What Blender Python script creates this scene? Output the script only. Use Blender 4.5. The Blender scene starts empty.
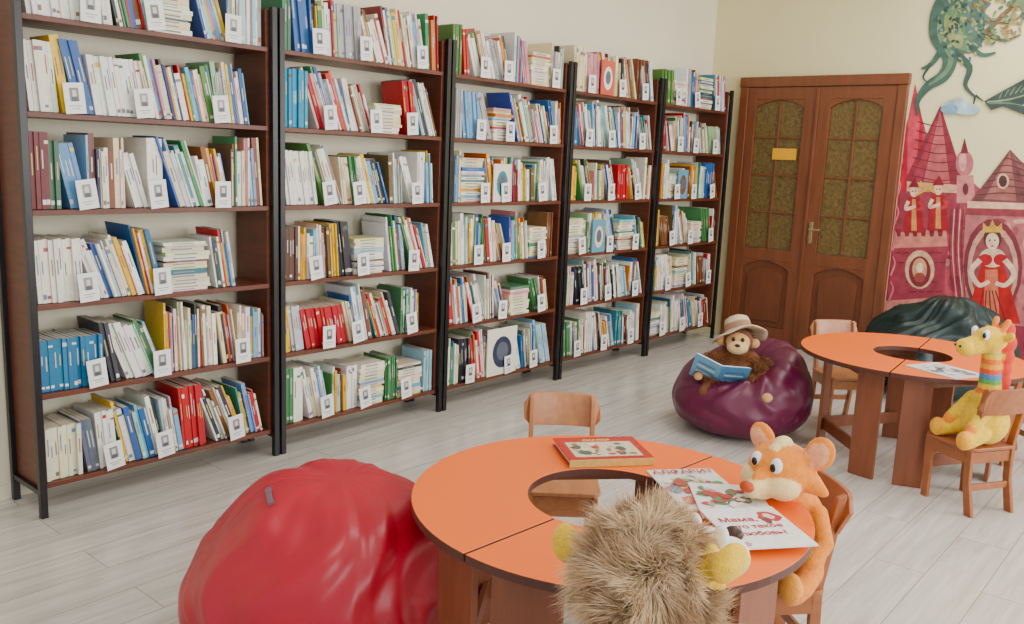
import bpy, bmesh, math, random
import numpy as np
from mathutils import Matrix, Vector, Euler, noise
random.seed(7); np.random.seed(7)
C=bpy.context.collection
SAT=1.18; VAL=.93
def lin(c,s=None):
    s=SAT if s is None else s
    o=[]
    for v in c[:3]:
        v/=255.0
        o.append(v/12.92 if v<=0.04045 else ((v+0.055)/1.055)**2.4)
    L=.3*o[0]+.6*o[1]+.1*o[2]
    o=[max(.0008,min(1,(L+(v-L)*s)*VAL)) for v in o]
    return (o[0],o[1],o[2],1.0)
# ---------------------------------------------------------------- materials
def nt(name):
    m=bpy.data.materials.new(name); m.use_nodes=True
    t=m.node_tree; b=t.nodes['Principled BSDF']; return m,t,b
def N(t,typ,**kw):
    n=t.nodes.new(typ)
    for k,v in kw.items(): setattr(n,k,v)
    return n
def plain(name,col,rough=.5,var=.12,scale=8,bump=0,bscale=60,metal=0,coat=0,sheen=0,stretch=(1,1,1),s=None):
    m,t,b=nt(name); L=t.links
    tc=N(t,'ShaderNodeTexCoord'); mp=N(t,'ShaderNodeMapping'); mp.inputs['Scale'].default_value=stretch
    L.new(tc.outputs['Object'],mp.inputs['Vector'])
    n=N(t,'ShaderNodeTexNoise'); n.inputs['Scale'].default_value=scale; n.inputs['Detail'].default_value=5
    L.new(mp.outputs[0],n.inputs['Vector'])
    r=N(t,'ShaderNodeValToRGB'); c=lin(col,s)
    r.color_ramp.elements[0].position=.3; r.color_ramp.elements[1].position=.7
    r.color_ramp.elements[0].color=tuple(x*(1-var) for x in c[:3])+(1,)
    r.color_ramp.elements[1].color=tuple(min(1,x*(1+var)) for x in c[:3])+(1,)
    L.new(n.outputs['Fac'],r.inputs['Fac']); L.new(r.outputs['Color'],b.inputs['Base Color'])
    b.inputs['Roughness'].default_value=rough; b.inputs['Metallic'].default_value=metal
    b.inputs['Coat Weight'].default_value=coat; b.inputs['Sheen Weight'].default_value=sheen
    if bump:
        n2=N(t,'ShaderNodeTexNoise'); n2.inputs['Scale'].default_value=bscale; n2.inputs['Detail'].default_value=4
        L.new(tc.outputs['Object'],n2.inputs['Vector'])
        bp=N(t,'ShaderNodeBump'); bp.inputs['Strength'].default_value=bump; bp.inputs['Distance'].default_value=.01
        L.new(n2.outputs['Fac'],bp.inputs['Height']); L.new(bp.outputs[0],b.inputs['Normal'])
    return m
def vcol(name,rough=.5,bump=0,bscale=150,var=.1,vscale=40,sheen=0):
    m,t,b=nt(name); L=t.links
    a=N(t,'ShaderNodeAttribute'); a.attribute_name='Col'
    tc=N(t,'ShaderNodeTexCoord')
    n=N(t,'ShaderNodeTexNoise'); n.inputs['Scale'].default_value=vscale; n.inputs['Detail'].default_value=4
    L.new(tc.outputs['Object'],n.inputs['Vector'])
    mr=N(t,'ShaderNodeMapRange'); mr.inputs['To Min'].default_value=1-var*2; mr.inputs['To Max'].default_value=1+var*2
    mr.inputs['From Min'].default_value=.2; mr.inputs['From Max'].default_value=.8
    L.new(n.outputs['Fac'],mr.inputs['Value'])
    mx=N(t,'ShaderNodeVectorMath',operation='MULTIPLY')
    L.new(a.outputs['Color'],mx.inputs[0]); L.new(mr.outputs[0],mx.inputs[1])
    L.new(mx.outputs[0],b.inputs['Base Color'])
    b.inputs['Roughness'].default_value=rough; b.inputs['Sheen Weight'].default_value=sheen
    if bump:
        n2=N(t,'ShaderNodeTexNoise'); n2.inputs['Scale'].default_value=bscale; n2.inputs['Detail'].default_value=3
        L.new(tc.outputs['Object'],n2.inputs['Vector'])
        bp=N(t,'ShaderNodeBump'); bp.inputs['Strength'].default_value=bump; bp.inputs['Distance'].default_value=.006
        L.new(n2.outputs['Fac'],bp.inputs['Height']); L.new(bp.outputs[0],b.inputs['Normal'])
    return m
M_shelf=plain('dark_walnut_laminate',(92,50,36),.42,.22,6,stretch=(1,1,8))
M_black=plain('black_metal',(14,14,16),.35,.1,5)
M_door=plain('door_wood',(114,66,42),.4,.16,5,stretch=(1,6,.7),coat=.15,s=1.12)
M_door2=plain('door_wood_panel',(105,59,37),.4,.16,5,stretch=(1,6,.7),coat=.15,s=1.12)
M_brass=plain('brass',(200,184,140),.25,.05,5,metal=1,s=1)
M_orange=plain('orange_laminate',(230,126,16),.4,.02,3,s=1.35)
M_edge=plain('dark_edge_band',(76,40,32),.45,.1,5)
M_leg=plain('red_brown_board',(128,74,50),.45,.15,6,stretch=(6,6,.8),s=1.1)
M_chair=plain('chair_wood',(178,118,76),.42,.14,9,stretch=(1,4,4),coat=.1,s=1.05)
M_chair2=plain('chair_wood_reddish',(156,92,54),.42,.14,9,stretch=(1,4,4),coat=.1,s=1.05)
M_red=plain('red_nylon',(164,0,50),.36,.04,6,bump=.12,bscale=9,s=1.15)
M_purple=plain('purple_nylon',(88,16,52),.38,.08,6,bump=.15,bscale=12)
M_green=plain('dark_green_nylon',(11,36,36),.45,.1,6,bump=.25,bscale=16)
M_book=vcol('book_covers',.45,var=.05,vscale=60)
M_print=vcol('printed_paper',.4,var=.08,vscale=60)
M_plush=vcol('plush_fabric',.85,bump=.7,bscale=220,var=.1,vscale=60,sheen=.15)
M_fur=vcol('fur_strands',.75,var=.08,vscale=80)
M_mural=vcol('mural_paint',.75,var=.2,vscale=16)
M_eye=plain('glossy_black_eye',(8,8,10),.1,0,5)
M_eyew=plain('eye_white',(235,235,235),.3,0,5)
# ---------------------------------------------------------------- mesh builder
class MB:
    def __init__(s): s.v=[];s.f=[];s.m=[];s.c=[]
    def face(s,pts,col=(1,1,1,1),mi=0):
        n=len(s.v); s.v+= [tuple(p) for p in pts]; s.f.append(tuple(range(n,n+len(pts)))); s.m.append(mi); s.c.append(col)
    def box(s,c,d,rot=None,mi=0,col=(1,1,1,1)):
        n=len(s.v); R=rot if rot is not None else Matrix.Identity(3)
        for z in(-.5,.5):
            for x,y in((-.5,-.5),(.5,-.5),(.5,.5),(-.5,.5)):
                s.v.append(tuple(Vector(c)+R@Vector((x*d[0],y*d[1],z*d[2]))))
        for q in((0,3,2,1),(4,5,6,7),(0,1,5,4),(1,2,6,5),(2,3,7,6),(3,0,4,7)):
            s.f.append(tuple(n+i for i in q)); s.m.append(mi); s.c.append(col)
    def prism(s,pts,off,mi=0,col=(1,1,1,1)):
        n=len(s.v);k=len(pts); off=Vector(off)
        for p in pts: s.v.append(tuple(p))
        for p in pts: s.v.append(tuple(Vector(p)+off))
        s.f.append(tuple(range(n+k-1,n-1,-1))); s.m.append(mi); s.c.append(col)
        s.f.append(tuple(range(n+k,n+2*k))); s.m.append(mi); s.c.append(col)
        for i in range(k):
            j=(i+1)%k
            s.f.append((n+i,n+j,n+k+j,n+k+i)); s.m.append(mi); s.c.append(col)
    def obj(s,name,mats,bevel=0,parent=None,smooth=False,fixn=True):
        me=bpy.data.meshes.new(name); me.from_pydata(s.v,[],s.f)
        for m in mats: me.materials.append(m)
        me.polygons.foreach_set('material_index',s.m)
        at=me.color_attributes.new('Col','FLOAT_COLOR','CORNER')
        buf=[]
        for f,c in zip(s.f,s.c): buf+= list(c)*len(f)
        at.data.foreach_set('color',buf)
        if fixn:
            bm=bmesh.new(); bm.from_mesh(me); bmesh.ops.recalc_face_normals(bm,faces=bm.faces); bm.to_mesh(me); bm.free()
        if smooth: me.polygons.foreach_set('use_smooth',[True]*len(me.polygons))
        o=bpy.data.objects.new(name,me); C.objects.link(o)
        if bevel:
            b=o.modifiers.new('bevel','BEVEL'); b.width=bevel; b.segments=2; b.limit_method='ANGLE'; b.angle_limit=.6
        if parent: o.parent=parent
        return o
def empty(name,loc=(0,0,0),rz=0):
    e=bpy.data.objects.new(name,None); e.empty_display_size=.1; e.location=loc; e.rotation_euler=(0,0,rz); C.objects.link(e); return e
def RZ(a): return Matrix.Rotation(a,3,'Z')
# ---------------------------------------------------------------- room
XB=5.64; YW=.30; YR=-5.4; XR=-3.2; HC=3.1
M_wall=plain('cream_wall_paint',(230,222,196),.8,.025,2,bump=.05,bscale=90,s=1)
M_wallb=plain('yellow_wall_paint',(232,222,172),.8,.03,2,bump=.05,bscale=90,s=1)
M_ceil=plain('white_ceiling',(240,238,234),.8,.02,2,s=1)
def floor_mat():
    m,t,b=nt('grey_oak_laminate'); L=t.links
    tc=N(t,'ShaderNodeTexCoord')
    br=N(t,'ShaderNodeTexBrick'); br.inputs['Scale'].default_value=1; br.inputs['Brick Width'].default_value=1.25; br.inputs['Row Height'].default_value=.19
    br.inputs['Mortar Size'].default_value=.0015; br.offset=.37
    br.inputs['Color1'].default_value=(.0,.0,.0,1); br.inputs['Color2'].default_value=(1,1,1,1); br.inputs['Mortar'].default_value=(.5,.5,.5,1)
    L.new(tc.outputs['Object'],br.inputs['Vector'])
    mp=N(t,'ShaderNodeMapping'); mp.inputs['Scale'].default_value=(1.3,16,1); L.new(tc.outputs['Object'],mp.inputs['Vector'])
    ad=N(t,'ShaderNodeVectorMath',operation='ADD'); L.new(mp.outputs[0],ad.inputs[0]); 
    sc=N(t,'ShaderNodeVectorMath',operation='SCALE'); sc.inputs['Scale'].default_value=7; L.new(br.outputs['Color'],sc.inputs[0]); L.new(sc.outputs[0],ad.inputs[1])
    n=N(t,'ShaderNodeTexNoise'); n.inputs['Scale'].default_value=1.6; n.inputs['Detail'].default_value=7; n.inputs['Roughness'].default_value=.65; n.inputs['Distortion'].default_value=.5
    L.new(ad.outputs[0],n.inputs['Vector'])
    r=N(t,'ShaderNodeValToRGB'); r.color_ramp.elements[0].position=.28; r.color_ramp.elements[1].position=.72
    r.color_ramp.elements[0].color=lin((184,176,166),1); r.color_ramp.elements[1].color=lin((220,215,207),1)
    L.new(n.outputs['Fac'],r.inputs['Fac'])
    mx=N(t,'ShaderNodeMix',data_type='RGBA'); mx.blend_type='MULTIPLY'; L.new(r.outputs['Color'],mx.inputs[6]); mx.inputs[7].default_value=lin((190,184,176),1); L.new(br.outputs['Fac'],mx.inputs[0])
    L.new(mx.outputs[2],b.inputs['Base Color']); b.inputs['Roughness'].default_value=.22
    return m
M_floor=floor_mat()
def quadbox(name,lo,hi,mat):
    mb=MB(); mb.box([(a+b)/2 for a,b in zip(lo,hi)],[b-a for a,b in zip(lo,hi)]); return mb.obj(name,[mat])
quadbox('floor',(XR,YR,-.05),(XB+.15,YW+.15,0),M_floor)
quadbox('wall_left',(XR,YW,0),(XB+.15,YW+.15,HC),M_wall)
quadbox('wall_back',(XB,YR,0),(XB+.15,YW,HC),M_wallb)
quadbox('ceiling',(XR,YR,HC),(XB+.15,YW+.15,HC+.1),M_ceil)
mb=MB()
def wbox(x0,x1,z0,z1): mb.box(((x0+x1)/2,YR-.1,(z0+z1)/2),(x1-x0,.2,z1-z0))
wins=[(-2.4,-.4),(.5,2.5),(3.2,5.0)]
wbox(XR,XB+.15,0,.85); wbox(XR,XB+.15,2.6,HC)
xs=[XR]+[v for w in wins for v in w]+[XB+.15]
for i in range(0,len(xs),2): wbox(xs[i],xs[i+1],.85,2.6)
mb.obj('wall_right',[M_wall])
M_white=plain('white_window_frame',(240,240,238),.4,.02,4)
for i,(a,b) in enumerate(wins):
    mb=MB()
    for x in (a+.03,(a+b)/2,b-.03): mb.box((x,YR-.1,1.725),(.06,.06,1.75))
    for z in (.88,2.57,2.1): mb.box(((a+b)/2,YR-.1,z),(b-a,.06,.06))
    mb.obj('window_%d'%(i+1),[M_white])
quadbox('baseboard_back',(XB-.02,YR,0),(XB,-1.34,.07),M_door)
quadbox('baseboard_left',(XR,YW-.012,0),(XB,YW,.06),M_wall)
# ---------------------------------------------------------------- door
door=empty('door_1',(0,0,0))
mb=MB()
y0,y1=.0,-1.318; zt=2.168; xf=5.585
mb.box((xf+.025,y0-.035,(zt-.081)/2),(.05,.07,zt-.081)); mb.box((xf+.025,y1+.035,(zt-.081)/2),(.05,.07,zt-.081)); mb.box((xf+.022,(y0+y1)/2,zt-.04),(.056,y0-y1+.012,.08))
mb.obj('door_casing',[M_door],.005,door)
M_glass=plain('mottled_bronze_glass',(104,86,50),.2,.35,34,bump=.6,bscale=70,s=1.1)
M_note=plain('yellow_note',(225,170,50),.6,.03,5)
def arch(yl,yr,z0,z1,rise,n=14):
    return [(yl+(yr-yl)*i/n, z1-rise+rise*math.sin(math.pi*i/n)**.8) for i in range(n+1)]
def leaf(a,b,gl,gr,nm):
    mb=MB(); x=xf+.01; th=.034
    def yz(ya,yb,za,zb,xx=x,t=th,mi=0): mb.box((xx+t/2,(ya+yb)/2,(za+zb)/2),(t,abs(yb-ya),zb-za),mi=mi)
    top=zt-.085
    yz(a,gl,.01,top); yz(gr,b,.01,top)
    yz(gl,gr,.01,.14); yz(gl,gr,.695,.79); yz(gl,gr,1.99,top)
    for (za,zb,rise) in ((.79,1.989,.06),(.14,.694,.07)):
        ar=arch(gl,gr,za,zb-.004,rise); h=len(ar)//2; zc=zb
        mb.prism([(x+.001,y,z) for y,z in ar[:h+1]]+[(x+.001,ar[h][0],zc),(x+.001,gl,zc)],(th-.002,0,0))
        mb.prism([(x+.001,y,z) for y,z in ar[h:]]+[(x+.001,gr,zc),(x+.001,ar[h][0],zc)],(th-.002,0,0))
    yz(gl,gr,.141,.69,x+.02,.008,1)
    s=-1 if gr<gl else 1
    ar=arch(gl+s*.05,gr-s*.05,.19,.63,.06)
    mb.prism([(x+.006,gl+s*.05,.19)]+[(x+.006,y,z) for y,z in ar]+[(x+.006,gr-s*.05,.19)],(.02,0,0),mi=1)
    mb.box((x+.024,(gl+gr)/2,1.39),(.006,abs(gl-gr)-.002,1.19),mi=2)
    yz((gl+gr)/2-.007,(gl+gr)/2+.007,.792,1.975,x+.008,.018)
    for z in (1.09,1.39,1.69): yz(gl+s*.001,gr-s*.001,z-.007,z+.007,x+.009,.016)
    return mb.obj(nm,[M_door,M_door2,M_glass],.002,door)
leaf(-.072,-.652,-.145,-.55,'leaf_left'); leaf(-.66,-1.246,-.76,-1.155,'leaf_right')
mb=MB(); mb.box((xf+.003,-.656,1.05),(.012,.022,2.05)); mb.obj('astragal',[M_door],.003,door)
mb=MB(); mb.box((xf+.002,-.705,.95),(.012,.03,.17)); mb.box((xf-.02,-.705,.98),(.04,.013,.013)); mb.box((xf-.038,-.745,.98),(.012,.09,.014)); mb.obj('lever_handle',[M_brass],.004,door)
mb=MB(); mb.box((xf+.016,-.42,1.56),(.004,.2,.09)); mb.obj('note_behind_glass',[M_note],0,door)
# ---------------------------------------------------------------- mural on back wall
def mp(px,py):
    u=(px-910)/114.; v=py/340.
    return (-1.264-.733*u-.283*v, 2.678-.06*u-2.456*v+.185*u*v)
mural=MB(); layer=[0]
def mpoly(pts,col):
    layer[0]+=1; x=XB-.002-layer[0]*.00004
    P=[mp(*p) for p in pts]; P=[(min(y,-1.322),max(.072,z)) for y,z in P]
    mural.face([(x,y,z) for y,z in P],lin(col))
def mell(cx,cy,rx,ry,col,n=18,a0=0,a1=2*math.pi,rot=0):
    pts=[]
    for i in range(n):
        a=a0+(a1-a0)*i/(n-1 if a1-a0<6.2 else n); X=rx*math.cos(a);Y=ry*math.sin(a)
        pts.append((cx+X*math.cos(rot)-Y*math.sin(rot),cy+X*math.sin(rot)+Y*math.cos(rot)))
    mpoly(pts,col)
def mstroke(pts,w0,w1,col):
    P=[Vector(p) for p in pts]; Q=[]
    for i in range(len(P)-1):
        a=P[max(i-1,0)];b=P[i];c=P[i+1];d=P[min(i+2,len(P)-1)]
        for k in range(6):
            t=k/6; Q.append(.5*((2*b)+(c-a)*t+(2*a-5*b+4*c-d)*t*t+(3*b-a-3*c+d)*t**3))
    Q.append(P[-1]); n=len(Q); L=[];R=[]
    for i,q in enumerate(Q):
        d=(Q[min(i+1,n-1)]-Q[max(i-1,0)]).normalized(); nn=Vector((-d.y,d.x)); w=(w0+(w1-w0)*i/(n-1))/2
        L.append(q+nn*w);R.append(q-nn*w)
    layer[0]+=1; x=XB-.002-layer[0]*.00004
    for i in range(n-1):
        mural.face([(x,)+tuple((min(mp(*p)[0],-1.322),mp(*p)[1])) for p in (L[i],L[i+1],R[i+1],R[i])],lin(col))
random.seed(21)
mpoly([(870,360),(893,200),(900,120),(914,92),(928,140),(945,175),(962,168),(985,190),(1010,150),(1030,165),(1110,150),(1110,380)],(164,76,88))
mpoly([(876,330),(890,220),(902,130),(913,80),(922,122),(916,200),(905,330)],(170,30,56))
mpoly([(905,120),(913,84),(918,118),(914,170),(904,170)],(194,76,92))
for i in range(60):
    x=random.uniform(892,1060); y=random.uniform(190,325)
    mell(x,y,random.uniform(3,13),random.uniform(2,8),random.choice([(180,98,102),(150,56,74),(200,136,128),(134,46,62),(178,76,86)]),9,rot=random.random()*3)
mpoly([(902,178),(940,102),(966,182)],(126,46,58)); mpoly([(922,178),(940,106),(950,180)],(172,92,96)); mpoly([(909,178),(938,112),(920,178)],(150,58,72))
for i in range(7): mstroke([(908+i*1.3,172-i*9),(936,176-i*9+1),(961-i*2.6,176-i*9)],1.0,1.0,(100,36,48))
mpoly([(904,178),(962,182),(962,190),(904,188)],(210,164,140))
mpoly([(897,188),(962,190),(956,232),(893,228)],(142,60,72))
mell(965,160,9,13,(170,102,106)); mell(963,158,4,10,(206,150,148)); mpoly([(961,150),(965,134),(969,150)],(116,40,52))
mpoly([(957,172),(974,172),(976,200),(957,200)],(194,128,124)); mell(966,186,3,6,(104,44,52))
mpoly([(890,230),(946,226),(948,244),(888,246)],(196,126,114))
for i in range(6): mpoly([(892+i*9,226),(898+i*9,226),(897+i*9,234),(893+i*9,234)],(116,40,52))
mpoly([(888,246),(946,244),(944,312),(880,312)],(142,56,70))
for r_ in range(6):
    for c_ in range(6):
        if random.random()<.75: x=890+c_*9+(r_%2)*4; y=250+r_*10; mpoly([(x,y),(x+7,y),(x+7,y+1.4),(x,y+1.4)],(104,36,50))
mell(918,268,16,20,(210,172,142)); mell(918,270,12,16,(116,40,50)); mell(918,268,8,12,(200,156,120)); mell(918,266,4,5,(230,204,180)); mell(918,276,6,5,(142,68,66))
mpoly([(880,300),(948,296),(950,306),(878,310)],(194,128,116)); mpoly([(878,312),(950,308),(950,322),(876,324)],(132,48,62))
mpoly([(876,322),(1110,322),(1110,400),(868,400)],(136,52,66))
mstroke([(880,326),(920,318),(960,328),(1020,320),(1080,330)],4,4,(186,104,104))
mpoly([(970,200),(1010,146),(1062,207)],(108,64,66)); mpoly([(985,196),(1010,148),(1016,198)],(150,96,90)); mpoly([(1030,198),(1012,150),(1052,202)],(126,80,78))
for i in range(6): mstroke([(978+i*5,192-i*7),(1008,190-i*7),(1046-i*5,196-i*7)],1.1,1.1,(80,44,48))
mell(1003,178,6,8,(210,172,144)); mell(1003,178,4,6,(70,44,46))
mpoly([(968,198),(1062,202),(1062,208),(968,205)],(222,182,156)); mpoly([(968,205),(1062,208),(1062,216),(966,212)],(134,60,68))
mpoly([(966,212),(1060,216),(1060,330),(960,322)],(172,106,106))
for i in range(34): mell(random.uniform(965,1045),random.uniform(216,318),random.uniform(2,7),random.uniform(2,6),random.choice([(194,136,128),(150,80,86),(206,154,142),(136,66,76)]),8)
mell(993,266,29,50,(112,48,58)); mell(993,268,25,45,(194,148,130)); mell(993,270,21,40,(134,72,78))
mpoly([(984,256),(1002,256),(1010,285),(1020,324),(966,324),(976,285)],(164,24,36)); mpoly([(986,268),(998,268),(1000,324),(984,324)],(196,112,90))
for i in range(5): mstroke([(984+i*3,290),(978+i*7,322)],1.2,1.2,(104,18,28))
mell(993,256,13,10,(214,188,162)); mell(986,258,7,6,(166,34,44)); mell(1001,258,7,6,(166,34,44))
mell(993,236,9,11,(80,46,32)); mell(993,239,6.5,8.5,(230,200,176)); mell(990.5,238,1,.9,(40,30,30)); mell(995.5,238,1,.9,(40,30,30)); mell(993,244,2,.8,(176,50,56))
mpoly([(983,230),(984,220),(989,226),(993,217),(997,226),(1002,220),(1003,230)],(200,160,84))
mstroke([(981,258),(972,270),(980,284),(990,280)],6,4,(230,198,174)); mstroke([(1005,258),(1014,272),(1006,284),(996,282)],6,4,(230,198,174))
for cx,cy,s in ((912,202,1),(938,200,-1)):
    mpoly([(cx-6,cy-8),(cx+6,cy-8),(cx+9,cy+8),(cx+11,cy+28),(cx-11,cy+28),(cx-9,cy+8)],(150,34,44)); mpoly([(cx-2,cy-6),(cx+2,cy-6),(cx+3,cy+26),(cx-3,cy+26)],(194,138,90))
    mell(cx,cy-14,4.5,6,(226,188,160)); mpoly([(cx-6,cy-18),(cx+1,cy-28),(cx+6,cy-18)],(126,30,42)); mell(cx-1.5,cy-14,.8,.8,(40,20,20)); mell(cx+1.8,cy-14,.8,.8,(40,20,20))
    mstroke([(cx-6,cy-4),(cx-9,cy+4),(cx+2,cy+1)],4,3,(228,192,168)); mstroke([(cx+6,cy-4),(cx+9,cy+3),(cx+2,cy+5)],4,3,(176,58,64))
    mstroke([(cx+2*s,cy-10),(cx+13*s,cy-16),(cx+20*s,cy-20)],1.5,6,(206,160,90))
for i in range(5): mstroke([(952+i*3,206),(950+i*3,250),(954+i*3,296)],1.3,1.0,(214,156,150) if i%2 else (114,44,56))
for i in range(8): mstroke([(884+i*2,300-i*26),(889+i*2,288-i*26),(886+i*2.4,280-i*26)],2.5,1,(206,118,130))
# tree and dragon
mstroke([(958,52),(980,36),(1002,14),(1030,-12)],7,3,(112,92,66)); mstroke([(985,32),(1004,38),(1020,32)],4,1.5,(112,92,66)); mstroke([(975,38),(972,18),(984,2)],4,1.5,(112,92,66)); mstroke([(996,20),(1012,20),(1024,8)],3,1,(112,92,66))
mstroke([(968,-20),(944,6),(938,32),(950,54),(944,72),(926,84),(916,98),(917,112)],26,2,(66,92,82))
mstroke([(966,-16),(946,8),(941,32),(951,54),(945,70),(928,82)],12,2,(104,130,102))
mell(962,22,22,30,(70,96,82),rot=-.4); mell(960,26,15,23,(94,122,90),rot=-.4); mell(954,30,8,17,(138,146,102),rot=-.4)
mstroke([(954,50),(970,64),(966,82),(976,94)],9,2,(60,84,76)); mstroke([(946,40),(932,60),(920,66)],8,2,(66,96,84)); mstroke([(968,40),(982,52),(996,50)],7,2,(66,96,84))
mstroke([(930,62),(922,74),(928,80)],3,1,(50,74,66)); mstroke([(976,92),(984,98)],3,1,(50,74,66)); mstroke([(976,92),(974,102)],3,1,(50,74,66))
mpoly([(966,-10),(992,2),(984,10),(996,20),(980,24),(984,36),(966,32)],(80,108,100))
for i in range(120):
    a=random.random()*6.28; r=random.random()**.5
    mell(962+23*r*math.cos(a),26+34*r*math.sin(a),2.4,1.3,random.choice([(50,74,68),(124,146,108),(150,154,104),(72,100,108),(44,64,60)]),7,rot=random.random()*3)
for i in range(80):
    a=random.random()*6.28; r=random.random()**.5
    mell(996+28*r*math.cos(a),16+26*r*math.sin(a),3.2,1.4,random.choice([(86,112,80),(114,134,88),(72,96,80),(150,136,88),(136,98,68)]),8,rot=random.random()*3)
mell(958,103,13,7,(144,172,192)); mell(968,106,13,6,(172,196,204)); mell(950,106,9,5,(126,160,184)); mell(962,99,7,5,(192,208,212))
mpoly([(985,98),(1006,86),(1034,70),(1026,90),(1044,98),(1022,101),(1030,114),(1004,103),(992,107)],(56,70,64)); mstroke([(988,99),(1010,96),(1030,90)],2,1,(130,146,116)); mstroke([(990,100),(1010,100),(1028,104)],2,1,(94,118,98))
for i in range(5): mstroke([(1000+i*5,95-i*1.5),(1003+i*6,88-i*2)],1,.6,(114,138,106))
mstroke([(1014,-10),(1044,40),(1064,80)],6,12,(104,120,90))
mural.obj('wall_mural',[M_mural],fixn=False)
# ---------------------------------------------------------------- bookshelves
random.seed(11)
W=1.0913; HS=2.05; ZS=[.13,.485,.83,1.185,1.54,1.88]; D=.275
PAL=[((236,233,226),32),((224,210,178),14),((120,166,200),8),((160,196,206),4),((50,92,152),7),((172,42,48),6),((220,178,70),7),((76,128,84),6),((154,182,140),3),((60,124,134),4),((116,76,54),6),((44,44,52),4),((206,146,154),3),((168,168,170),5),((200,110,60),3)]
def pick():
    t=random.random()*sum(w for _,w in PAL)
    for c,w in PAL:
        t-=w
        if t<=0: return c
def jit(c,a=14): return tuple(max(0,min(255,v+random.uniform(-a,a))) for v in c)
PAGE=lin((222,214,192))
def book(mb,x,z,w,h,d,th,yf,cov):
    cs,sn=math.cos(th),math.sin(th); cv=lin(cov)
    def P(a,y,b): return (x+a*cs-b*sn, y, z+a*sn+b*cs)
    y2=yf+d
    A=[P(0,yf,0),P(w,yf,0),P(w,yf,h),P(0,yf,h)]; B=[P(0,y2,0),P(w,y2,0),P(w,y2,h),P(0,y2,h)]
    mb.face(A,cv); mb.face([A[0],A[3],B[3],B[0]],cv); mb.face([A[1],B[1],B[2],A[2]],cv)
    t=min(.0022,w*.2)
    mb.face([A[3],A[2],B[2],B[3]],cv)
    mb.face([P(t,yf+.002,h+.0004),P(w-t,yf+.002,h+.0004),P(w-t,y2-.001,h+.0004),P(t,y2-.001,h+.0004)],PAGE)
    mb.face([B[0],B[3],B[2],B[1]],PAGE); mb.face([A[0],B[0],B[1],A[1]],cv)
    lum=sum(cov)/3; e=.0009
    def q(b0,b1,a0,a1,c): mb.face([P(w*a0,yf-e,h*b0),P(w*a1,yf-e,h*b0),P(w*a1,yf-e,h*b1),P(w*a0,yf-e,h*b1)],lin(c))
    if w>.006:
        cc=random.choice([(110,110,122),(164,84,80),(100,124,160),(132,112,88)]) if lum>150 else random.choice([(220,214,198),(206,184,124),(200,200,204)])
        r=random.random()
        if r<.75: s=random.uniform(.4,.55); q(s,s+random.uniform(.18,.34),.38,.62,cc)
        if r>.5: q(.06,.06+random.uniform(.04,.08),.12,.88,random.choice([cc,(230,230,224)]))
        if r>.76: s=random.uniform(.8,.88); q(s,s+random.uniform(.03,.08),.0,1,random.choice([cc,pick()]))
def flat(mb,x,z,L,th,d,yf,cov):
    cv=lin(cov); mb.box((x+L/2,yf+d/2,z+th/2),(L,d,th),col=cv)
    mb.face([(x+.2*L,yf-.0009,z+th*.35),(x+.7*L,yf-.0009,z+th*.35),(x+.7*L,yf-.0009,z+th*.65),(x+.2*L,yf-.0009,z+th*.65)],lin((130,130,140)))
def card(mb,x,z,yf,lean=0):
    w,h=.075,.112; cs,sn=math.cos(lean),math.sin(lean)
    def P(a,b,y): return (x+a*cs-b*sn,y,z+a*sn+b*cs)
    def q(a0,a1,b0,b1,y,c): mb.face([P(a0*w,b0*h,y),P(a1*w,b0*h,y),P(a1*w,b1*h,y),P(a0*w,b1*h,y)],lin(c))
    mb.prism([P(0,0,yf),P(w,0,yf),P(w,h,yf),P(0,h,yf)],(0,.002,0),col=lin((238,238,234)))
    g=random.randint(120,160)
    q(.28,.72,.4,.84,yf-.0008,(g,g,g+4)); 
    q(.4,.6,.56,.76,yf-.0013,(214,206,200)); q(.35,.65,.4,.54,yf-.0013,(84,84,92))
    q(.2,.8,.24,.265,yf-.0008,(140,140,145)); q(.3,.7,.15,.175,yf-.0008,(160,160,165))
SERIES={(0,1):[((44,112,150),14,.2,0),((60,60,70),2,.25,10)],(0,3):[((100,34,40),4,.28,0),((62,96,78),2,.25,0),((100,142,184),4,.25,12)],(0,0):[((226,220,196),8,.21,0),((94,104,120),3,.22,8)],(0,4):[((230,226,214),6,.25,4),((224,188,44),2,.28,8),((50,88,146),4,.27,12),((232,232,226),12,.22,8)],(0,5):[((232,230,222),18,.25,6)],
 (1,1):[((220,184,66),2,.22,4),((190,190,196),4,.22,8),((172,30,48),15,.2,12)],(1,4):[((50,136,168),8,.26,0)],(1,2):[((86,54,40),5,.25,0)],(1,5):[((70,118,84),3,.26,0),((60,98,154),5,.26,6)],(2,5):[((84,118,64),4,.26,0),((184,58,52),3,.24,6)],(2,1):[((184,44,52),3,.24,4)],(1,3):[((232,230,222),10,.25,8)],
 (3,4):[((64,106,152),4,.25,4)],(3,0):[((80,128,88),6,.24,6)],(4,4):[((140,44,50),6,.25,4)],(4,5):[((90,128,72),8,.24,6)],(0,2):[((232,228,218),10,.24,2)]}
ENDF={(0,2):.86,(0,4):.96,(1,1):.90,(2,1):.96}
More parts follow.
